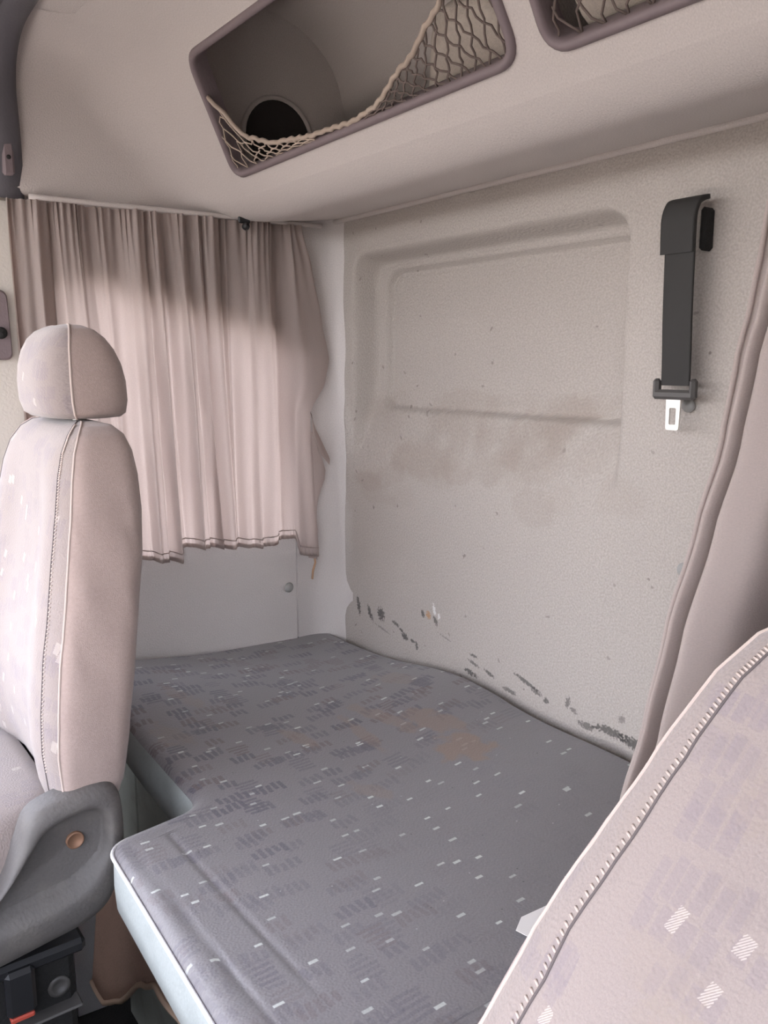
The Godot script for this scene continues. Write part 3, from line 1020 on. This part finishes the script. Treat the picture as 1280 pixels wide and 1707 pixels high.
	for side in [1, -1]:
		var lay := []
		for e in [[-0.02, 0.0], [0.0, 0.030], [0.10, 0.040], [0.28, 0.046], [0.60, 0.049], [0.80, 0.048], [0.97, 0.033], [1.10, 0.026]]:
			var row := PackedVector3Array()
			for k in oo.size():
				var p: Vector2 = oo[k].lerp(ii[k], e[0])
				row.append(Vector3(p.x, p.y, side * (0.215 + e[1])))
			lay.append(row)
		st = tool()
		grid(st, lay, [], true, side < 0)
		var last: PackedVector3Array = lay[lay.size() - 1]
		var pts2 := PackedVector2Array()
		for p in last: pts2.append(Vector2(p.x, p.y))
		var idx := Geometry2D.triangulate_polygon(pts2)
		for k in range(0, idx.size(), 3):
			tri_out(st, last[idx[k]], last[idx[k + 1]], last[idx[k + 2]], Vector3(0.25, 0.75, 0))
		var cov := obj("recliner_cover", done(st), M.cover, root)
		cov.set_meta("label", "dark grey plastic recliner cover")
		obj("bolt", lathe_mesh(Vector3(0.292, 0.785, side * 0.2405), Vector3(0, 0, side), [Vector2(0.0125, 0), Vector2(0.0125, 0.005), Vector2(0.0105, 0.006), Vector2(0.0095, 0.003), Vector2(0.0001, 0.003)], 20), M.rust, cov)
	# pedestal and its slide
	obj("slide", box_mesh(Vector3(-0.17, 0.600, -0.235), Vector3(0.300, 0.622, 0.235), 0.006), M.black, root)
	var ped := obj("pedestal", box_mesh(Vector3(-0.12, 0.0, -0.21), Vector3(0.288, 0.598, 0.215), 0.01), M.dark, root)
	obj("pivot_washer", lathe_mesh(Vector3(0.262, 0.548, 0.216), Vector3(0, 0, 1), [Vector2(0.016, 0), Vector2(0.016, 0.003), Vector2(0.009, 0.003), Vector2(0.008, 0.0), Vector2(0.0001, 0.0)], 24), M.buckle, ped)
	obj("flange", box_mesh(Vector3(0.05, 0.515, 0.205), Vector3(0.290, 0.520, 0.238), 0.002), M.buckle, ped)
	var bk := obj("belt_buckle", box_mesh(Vector3(0.186, 0.545, 0.225), Vector3(0.226, 0.616, 0.246), 0.006), M.black, root)
	obj("release_button", box_mesh(Vector3(0.190, 0.537, 0.228), Vector3(0.222, 0.545, 0.243), 0.002), M.red, bk)

func make_seats() -> void:
	make_seat("pinkish grey upright truck seat with headrest in front of the curtained window", Vector3(0, 0, -1.385), 0.0, 0.032)
	make_seat("pinkish grey reclined truck seat leaning against the beige partition curtain", Vector3(0, 0, -0.130), deg_to_rad(27.0), 0.0)

# ------------------------------------------------------------------ window curtain
func make_window_curtain() -> void:
	var root := thing("window_curtain", "pleated dusty beige curtain hanging over the side window", "curtain", Vector3(0.7, 1.4, -1.69))
	var edge := [Vector2(1.0, 1.018), Vector2(1.05, 1.016), Vector2(1.20, 1.008), Vector2(1.30, 1.004), Vector2(1.34, 1.004), Vector2(1.41, 1.046), Vector2(1.46, 1.058), Vector2(1.55, 1.040), Vector2(1.66, 1.018), Vector2(1.755, 0.992)]
	var hem := [Vector2(0.0, 1.075), Vector2(0.30, 1.045), Vector2(0.48, 1.030), Vector2(0.505, 1.058), Vector2(0.70, 1.046), Vector2(0.78, 1.040), Vector2(0.86, 1.050), Vector2(0.93, 1.050), Vector2(0.95, 1.010), Vector2(1.0, 1.002)]
	var nu := 420; var nv := 70
	var jig := noise(1.0, 211, 2)
	var fold := func(u: float, v: float) -> float:
		var w := u + 0.035 * sin(u * 9.0 + 1.3) + 0.012 * v * sin(u * 17.0)
		var k := 10.0 * w + 0.45 * sin(TAU * 1.7 * w) + 0.22 * sin(TAU * 4.3 * w + 1.0)
		var f := 1.9 * pow(absf(sin(PI * k)), 0.75) - 1.1
		f += 0.30 * sin(TAU * 23.0 * w + 2.0 * v) * (0.4 + 0.6 * v)
		return f + 0.6 * jig.get_noise_2d(u * 12.0, v * 0.5)
	var rows := []
	for i in nv + 1:
		var v := float(i) / nv                    # 0 at the top
		var row := PackedVector3Array()
		for j in nu + 1:
			var u := float(j) / nu
			var y := lerpf(1.752, table(hem, u), v)
			var x1 := table(edge, y)
			var lean := 0.05 * sin(PI * u) * (1.0 - v) * (1.0 - u)
			var x := lerpf(0.392, 1.004, u) + (x1 - 1.004) * smoothstep(0.90, 1.0, u) - lean
			var z := lerpf(-1.722, -1.674, u) + 0.012 * v
			var amp := lerpf(0.013, 0.021, smoothstep(0.0, 0.5, v)) * (0.35 + 0.65 * smoothstep(1.0, 0.93, u))
			var f: float = fold.call(u, v)
			z += amp * f
			z += 0.006 * sin(TAU * 46.0 * u + 3.0 * sin(u * 30.0)) * exp(-v * 11.0)
			x += 0.004 * cos(TAU * 13.0 * u)
			z += 0.0012 * sin(TAU * 120.0 * u) * smoothstep(0.955, 0.985, v)
			row.append(Vector3(x, y, z) - root.position)
		rows.append(row)
	var turned := []                               # the hem is turned up behind
	for i in range(nv - 1, nv + 1):
		var b := PackedVector3Array()
		for p in rows[i]: b.append(p + Vector3(0, 0, -0.0015))
		turned.append(b)
	var st := tool()
	grid(st, rows, [], false, false); grid(st, turned, [], false, true)
	grid(st, [rows[nv], turned[1]], [], false, false)
	obj("cloth", done(st), M.curtain, root)
	# turned-back strip at the free edge
	var strip := [[Vector3(1.000, 1.345, -1.652), Vector3(1.004, 1.330, -1.650)], [Vector3(1.012, 1.305, -1.648), Vector3(1.004, 1.290, -1.647)], [Vector3(1.032, 1.268, -1.648), Vector3(1.022, 1.248, -1.646)], [Vector3(1.049, 1.240, -1.652), Vector3(1.050, 1.218, -1.650)]]
	var s1 := PackedVector3Array(); var s2 := PackedVector3Array()
	for p in strip:
		s1.append(p[0] - root.position); s2.append(p[1] - root.position)
	var mid := PackedVector3Array()
	for k in s1.size(): mid.append((s1[k] + s2[k]) / 2.0 + Vector3(0, 0, 0.004))
	st = tool(); grid(st, [s1, mid, s2], [], false, true)
	obj("turned_edge", done(st), M.curtain, root)
	var tail := []
	for i in 15:
		var t := i / 14.0
		var y := lerpf(1.30, 1.00, t)
		var w: float = 0.018 + 0.026 * exp(-pow((t - 0.30) / 0.16, 2.0))
		tail.append(PackedVector3Array([Vector3(1.000, y, -1.668) - root.position, Vector3(1.008 + w * 0.5, y - 0.004, -1.660) - root.position, Vector3(1.006 + w, y - 0.01, -1.668) - root.position]))
	st = tool(); grid(st, tail, [], false, true)
	obj("rear_fold", done(st), M.curtain, root)
	# hem stitches
	var sp := PackedVector3Array()
	for j in nu + 1: sp.append(rows[nv - 2][j] + Vector3(0, 0, 0.001))
	obj("hem_seam", tube_mesh(sp, 0.0012, 5), M.curtain, root)
	# torn beige tab below the hem
	var tab := PackedVector3Array([Vector3(1.018, 1.01, -1.672), Vector3(1.020, 0.985, -1.671), Vector3(1.014, 0.965, -1.672), Vector3(1.013, 0.945, -1.674)])
	for k in tab.size(): tab[k] -= root.position
	obj("tab", tube_mesh(tab, 0.004, 6, false, 0.5), mat(Color(0.72, 0.58, 0.47), 0.9), root)
	# rail
	var rail := PackedVector3Array()
	for k in 21: rail.append(Vector3(lerpf(0.432, 1.05, k / 20.0), 1.7555, lerpf(-1.700, -1.672, k / 20.0)))
	var r := obj("curtain_rail", tube_mesh(rail, 0.005, 8), M.liner)
	tag(r, "thin pale rail along the top of the window curtain", "rail")
	# black clip that holds the header
	var clip := thing("curtain_clip", "small black clip at the top of the window curtain", "clip", Vector3(0.852, 1.735, -1.655))
	obj("knob", lathe_mesh(Vector3.ZERO, Vector3(0, 0, 1), [Vector2(0.0001, -0.008), Vector2(0.006, -0.007), Vector2(0.0085, 0), Vector2(0.006, 0.007), Vector2(0.0001, 0.009)], 16), M.black, clip)
	obj("strap", box_mesh(Vector3(-0.016, 0.006, -0.006), Vector3(0.012, 0.020, 0.0), 0.003), M.black, clip)

# ------------------------------------------------------------------ partition curtain by the near seat
func make_partition_curtain() -> void:
	var root := thing("partition_curtain", "beige bunk partition curtain drawn aside behind the reclined seat", "curtain", Vector3(0.795, 1.3, -0.3))
	var edge := [Vector2(0.84, -0.525), Vector2(1.007, -0.498), Vector2(1.094, -0.493), Vector2(1.183, -0.496), Vector2(1.287, -0.492), Vector2(1.371, -0.483), Vector2(1.454, -0.478), Vector2(1.512, -0.469), Vector2(1.568, -0.464), Vector2(1.75, -0.44)]
	var depth := [Vector2(0.84, 0.65), Vector2(1.007, 0.665), Vector2(1.094, 0.690), Vector2(1.183, 0.720), Vector2(1.287, 0.755), Vector2(1.371, 0.775), Vector2(1.454, 0.785), Vector2(1.512, 0.790), Vector2(1.568, 0.795), Vector2(1.75, 0.80)]
	var nu := 220; var nv := 50
	var rows := []
	for i in nv + 1:
		var v := float(i) / nv
		var y := lerpf(1.728, 0.838, v)
		var row := PackedVector3Array()
		for j in nu + 1:
			var u := float(j) / nu
			var z0 := table(edge, y)
			var z := lerpf(z0, lerpf(-0.02, -0.16, v), u)
			var w := u + 0.012 * sin(u * 11.0 + v)
			var f := sin(TAU * 7.5 * w - 1.9) * (0.25 + 0.75 * smoothstep(0.0, 0.12, u))
			f += 0.30 * sin(TAU * 15.0 * w + 1.5 * v)
			var x := table(depth, y) + lerpf(0.024, 0.036, v) * f + 0.26 * smoothstep(0.10, 0.30, u) * smoothstep(0.25, 0.85, v)
			z += 0.014 * cos(TAU * 7.5 * w - 1.9) * smoothstep(0.03, 0.14, u)
			row.append(Vector3(x, y, z) - root.position)
		rows.append(row)
	var back := []
	for r in rows:
		var b := PackedVector3Array()
		for p in r: b.append(p + Vector3(0.002, 0, 0))
		back.append(b)
	var st := tool()
	grid(st, rows, [], false, false); grid(st, back, [], false, true)
	var ea := PackedVector3Array(); var eb := PackedVector3Array(); var hemline := PackedVector3Array()
	for i in nv + 1:
		ea.append(rows[i][0]); eb.append(back[i][0]); hemline.append(rows[i][14] + Vector3(-0.001, 0, 0))
	grid(st, [ea, eb])
	obj("cloth", done(st), M.curtain, root)
	obj("hem_seam", tube_mesh(hemline, 0.0014, 5), M.curtain, root)
	obj("edge_roll", tube_mesh(ea, 0.003, 6), M.curtain, root)
	var rl := obj("curtain_rail", tube_mesh(PackedVector3Array([Vector3(0.795, 1.742, -0.40), Vector3(0.795, 1.742, 0.24)]), 0.006, 8), M.liner)
	tag(rl, "thin pale rail above the partition curtain", "rail")

# ------------------------------------------------------------------ belt
func make_belt() -> void:
	var root := thing("seat_belt", "black seat belt with steel tongue hanging on the rear wall", "seat belt", Vector3(1.05, 1.5, -0.765))
	var o := root.position
	# webbing: down the front from the roller, folded round the tongue
	var mid := smooth([Vector3(1.060, 1.672, 0), Vector3(1.048, 1.665, 0), Vector3(1.044, 1.648, 0), Vector3(1.046, 1.60, 0), Vector3(1.050, 1.52, 0), Vector3(1.055, 1.46, 0), Vector3(1.058, 1.420, 0)], 6)
	var mk := func(pts: Array, w0: float, w1: float, th: float, m: Material, called: String) -> void:
		var rows := []
		for i in pts.size():
			var t := float(i) / (pts.size() - 1)
			var p: Vector3 = pts[i]
			var tg: Vector3 = (pts[mini(i + 1, pts.size() - 1)] - pts[maxi(i - 1, 0)]).normalized()
			var nn := tg.cross(Vector3(0, 0, 1)).normalized()
			var hw := lerpf(w0, w1, t) / 2.0
			var zc := -0.731 - 0.006 * t
			var row := PackedVector3Array()
			for q in [[-1, -1], [-0.9, -1.15], [0.9, -1.15], [1, -1], [1, 1], [0.9, 1.15], [-0.9, 1.15], [-1, 1]]:
				row.append(Vector3(p.x, p.y, zc + hw * q[0]) + nn * th * q[1] - o)
			rows.append(row)
		var st := tool()
		grid(st, rows, [], true)
		st.set_smooth_group(-1)
		for e in [0, rows.size() - 1]:
			for k in range(1, 7):
				tri(st, rows[e][0], rows[e][k], rows[e][k + 1])
		obj(called, done(st), m, root)
	mk.call(mid, 0.048, 0.046, 0.0016, M.webbing, "webbing")
	mk.call(smooth([Vector3(1.064, 1.675, 0), Vector3(1.048, 1.670, 0), Vector3(1.040, 1.652, 0), Vector3(1.041, 1.630, 0), Vector3(1.044, 1.602, 0)], 6), 0.054, 0.052, 0.003, M.webbing, "sleeve")
	obj("anchor_bracket", box_mesh(Vector3(1.068, 1.606, -0.722) - o, Vector3(1.094, 1.664, -0.713) - o, 0.004), M.dark, root)
	# tongue: plastic grip with slot, steel plate with a window
	var grip := tool()
	box(grip, Vector3(1.050, 1.400, -0.772) - o, Vector3(1.064, 1.414, -0.702) - o, 0.004)
	box(grip, Vector3(1.050, 1.406, -0.772) - o, Vector3(1.064, 1.430, -0.762) - o, 0.004)
	box(grip, Vector3(1.050, 1.406, -0.712) - o, Vector3(1.064, 1.430, -0.702) - o, 0.004)
	obj("tongue_grip", done(grip), M.buckle, root)
	var lp := tool()
	var ring := rounded([Vector2(-0.012, 0.0), Vector2(0.012, 0.0), Vector2(0.011, -0.048), Vector2(-0.011, -0.048)], 0.004, 3)
	var hole := rounded([Vector2(-0.0055, -0.016), Vector2(0.0055, -0.016), Vector2(0.0055, -0.040), Vector2(-0.0055, -0.040)], 0.002, 3)
	var layers := []
	for e in [[hole, -0.0015], [ring, -0.0015], [ring, 0.0015], [hole, 0.0015], [hole, -0.0015]]:
		var row := PackedVector3Array()
		for p in e[0]: row.append(Vector3(1.057 + e[1], 1.404 + p.y, -0.7375 + p.x) - o)
		layers.append(row)
	for i in 4: grid(lp, [layers[i], layers[i + 1]], [], true, false, 10 + i)
	obj("steel_tongue", done(lp), M.steel, root)

# ------------------------------------------------------------------ nets in the overhead openings
func make_nets() -> void:
	var band0 := [Vector2(-1.492, 0.240), Vector2(-1.482, 0.215), Vector2(-1.456, 0.150), Vector2(-1.38, 0.122), Vector2(-1.266, 0.110), Vector2(-1.153, 0.106), Vector2(-1.095, 0.112), Vector2(-0.98, 0.150), Vector2(-0.896, 0.186), Vector2(-0.846, 0.215), Vector2(-0.79, 0.262)]
	net("sagging string net across the overhead opening with the round speaker", band0, 0.099, [[-1.556, -1.26, 8, 0.00145], [-1.12, -0.792, 12, 0.0016]], -1.556, -0.788)
	var band1 := [Vector2(-0.715, 0.26), Vector2(-0.65, 0.235), Vector2(-0.4, 0.20), Vector2(-0.2, 0.2), Vector2(0.06, 0.25)]
	net("stretched string net across the overhead opening above the hanging belt", band1, 0.099, [[-0.735, 0.07, 24, 0.0016]], -0.735, 0.07)
	# bedding stuffed behind the nets
	for b in [["folded grey blanket stuffed behind the net beside the speaker opening", -1.05, -0.80, 0.125], ["folded grey blanket stuffed behind the net above the belt", -0.715, 0.05, 0.17]]:
		var rows := []
		var nz := noise(9.0, 51, 3)
		for i in 31:
			var t := i / 30.0
			var z := lerpf(b[1], b[2], t)
			var grow: float = pow(maxf(sin(PI * clampf(t, 0.02, 0.98)), 0.0), 0.35)
			if b[1] < -0.9: grow = smoothstep(0.0, 0.6, t) * 0.85 * pow(maxf(1.0 - pow(t, 12.0), 0.02), 0.5) + 0.05
			var row := PackedVector3Array()
			for k in 24:
				var an := TAU * k / 24.0
				var cx := 0.09 * cos(an) * (0.5 + 0.5 * grow)
				var cy: float = b[3] * 0.5 * grow * (1.0 + sin(an))
				var w := 1.0 + 0.12 * nz.get_noise_2d(z * 1.5, an)
				# stands on the compartment floor, leans against the net
				var base := fascia(z, 0.10 + cy * 1.05, -0.012)
				row.append(Vector3(base.x + (0.09 + cx) * w * 0.9, maxf(base.y, 1.806) + 0.003, z))
			rows.append(row)
		var st := tool()
		grid(st, rows, [], true)
		st.set_smooth_group(-1)
		for e in [0, 30]:
			for k in range(1, 23): tri(st, rows[e][0], rows[e][k], rows[e][k + 1])
		tag(obj("blanket", done(st), M.blanket), b[0], "blanket", "bedding in the overhead shelf")
	# speaker in the end of the compartment
	var sp := thing("speaker", "dark round speaker in the end of the overhead compartment", "speaker", Vector3(0.905, 1.905, -1.6045))
	obj("ring", lathe_mesh(Vector3.ZERO, Vector3(0, 0, 1), [Vector2(0.084, 0), Vector2(0.083, 0.004), Vector2(0.078, 0.006), Vector2(0.074, 0.002)], 40), M.liner, sp)
	obj("cone", lathe_mesh(Vector3.ZERO, Vector3(0, 0, 1), [Vector2(0.074, 0.0015), Vector2(0.06, 0.0012), Vector2(0.03, 0.001), Vector2(0.0001, 0.003)], 40), M.hole, sp)

func net(label: String, band: Array, s_low: float, spans: Array, z0: float, z1: float) -> void:
	var root := thing("storage_net", label, "net", fascia((z0 + z1) / 2.0, s_low), "nets on the overhead shelf")
	var o := root.position
	var curve := func(z: float) -> float: return table(band, z)
	# elastic edge
	var el := PackedVector3Array()
	for k in 91:
		var z: float = lerpf(band[0].x, band[band.size() - 1].x, k / 90.0)
		el.append(fascia(z, curve.call(z) + 0.0015 * sin(k * 1.9), -0.002 + 0.0015 * sin(k * 2.3)) - o)
	obj("elastic_band", tube_mesh(el, 0.0042, 8), M.cord, root)
	for sp in spans:
		var st := tool()
		var step: float = (sp[1] - sp[0]) / sp[2]
		for d in [-1, 1]:
			for k in range(-4, sp[2] + 5):
				var pts := PackedVector3Array()
				for i in 13:
					var t := i / 12.0
					var z: float = sp[0] + (k + d * t * 2.4 + 0.12 * sin(i * 2.1 + k)) * step
					if z < sp[0] or z > sp[1]: continue
					var lo := s_low
					if z < -1.49: lo = maxf(s_low, s_low + 0.0)
					var s := lerpf(lo, curve.call(z), t)
					# stay inside the slanted left end of the frame
					var left := z0 + (s - s_low) * 0.46 if z0 < -1.0 else z0 + (s - s_low) * 0.14
					if z < left: continue
					pts.append(fascia(z, s, -0.004 + 0.006 * sin(PI * t)) - o)
				if pts.size() > 1: tube(st, pts, sp[3], 5)
		obj("cords", done(st), M.cord if sp[3] < 0.0015 else M.cord_dark, root).set_meta("kind", "stuff")

# ------------------------------------------------------------------ small things
func make_small() -> void:
	# belt guide on the door pillar
	var g := thing("belt_guide", "dark grey belt guide plate with black knob on the door pillar", "belt guide", Vector3(0.355, 1.52, -1.7415))
	var ring := rounded([Vector2(-0.03, 0.078), Vector2(0.033, 0.066), Vector2(0.036, -0.062), Vector2(-0.03, -0.062)], 0.014, 5)
	var lay := []
	for e in [[1.0, 0.0], [1.0, 0.010], [0.94, 0.014], [0.6, 0.014], [0.01, 0.014]]:
		var row := PackedVector3Array()
		for p in ring: row.append(Vector3(p.x * e[0], p.y * e[0], e[1]))
		lay.append(row)
	var st := tool()
	for i in 4: grid(st, [lay[i], lay[i + 1]], [], true, true, 20 + i)
	obj("plate", done(st), M.frame, g)
	obj("knob", lathe_mesh(Vector3(0.016, -0.012, 0.014), Vector3(0, 0, 1), [Vector2(0.011, 0), Vector2(0.011, 0.007), Vector2(0.008, 0.010), Vector2(0.0001, 0.011)], 18), M.dark, g)
	# scrap of paper on the mattress
	var pp := thing("paper_scrap", "white scrap of paper lying on the mattress by the reclined seat", "paper", Vector3(0.672, 0.807, -0.594))
	var poly := [Vector2(-0.036, -0.018), Vector2(-0.014, -0.031), Vector2(0.03, -0.028), Vector2(0.07, 0.02), Vector2(0.05, 0.06), Vector2(-0.02, 0.05)]
	st = tool()
	st.set_smooth_group(-1)
	for k in range(1, poly.size() - 1):
		var t3 := []
		for q in [poly[0], poly[k], poly[k + 1]]: t3.append(Vector3(q.x, 0.001 + 0.05 * maxf(0, q.x * 0.1), q.y))
		tri(st, t3[0], t3[1], t3[2])
		tri(st, t3[0] - Vector3(0, 0.0006, 0), t3[2] - Vector3(0, 0.0006, 0), t3[1] - Vector3(0, 0.0006, 0))
	for k in poly.size():
		var a: Vector2 = poly[k]; var b: Vector2 = poly[(k + 1) % poly.size()]
		var ya := 0.001 + 0.05 * maxf(0, a.x * 0.1); var yb := 0.001 + 0.05 * maxf(0, b.x * 0.1)
		quad_out(st, Vector3(a.x, ya, a.y), Vector3(b.x, yb, b.y), Vector3(b.x, yb - 0.0006, b.y), Vector3(a.x, ya - 0.0006, a.y), Vector3.ZERO)
	obj("sheet", done(st), M.paper, pp)
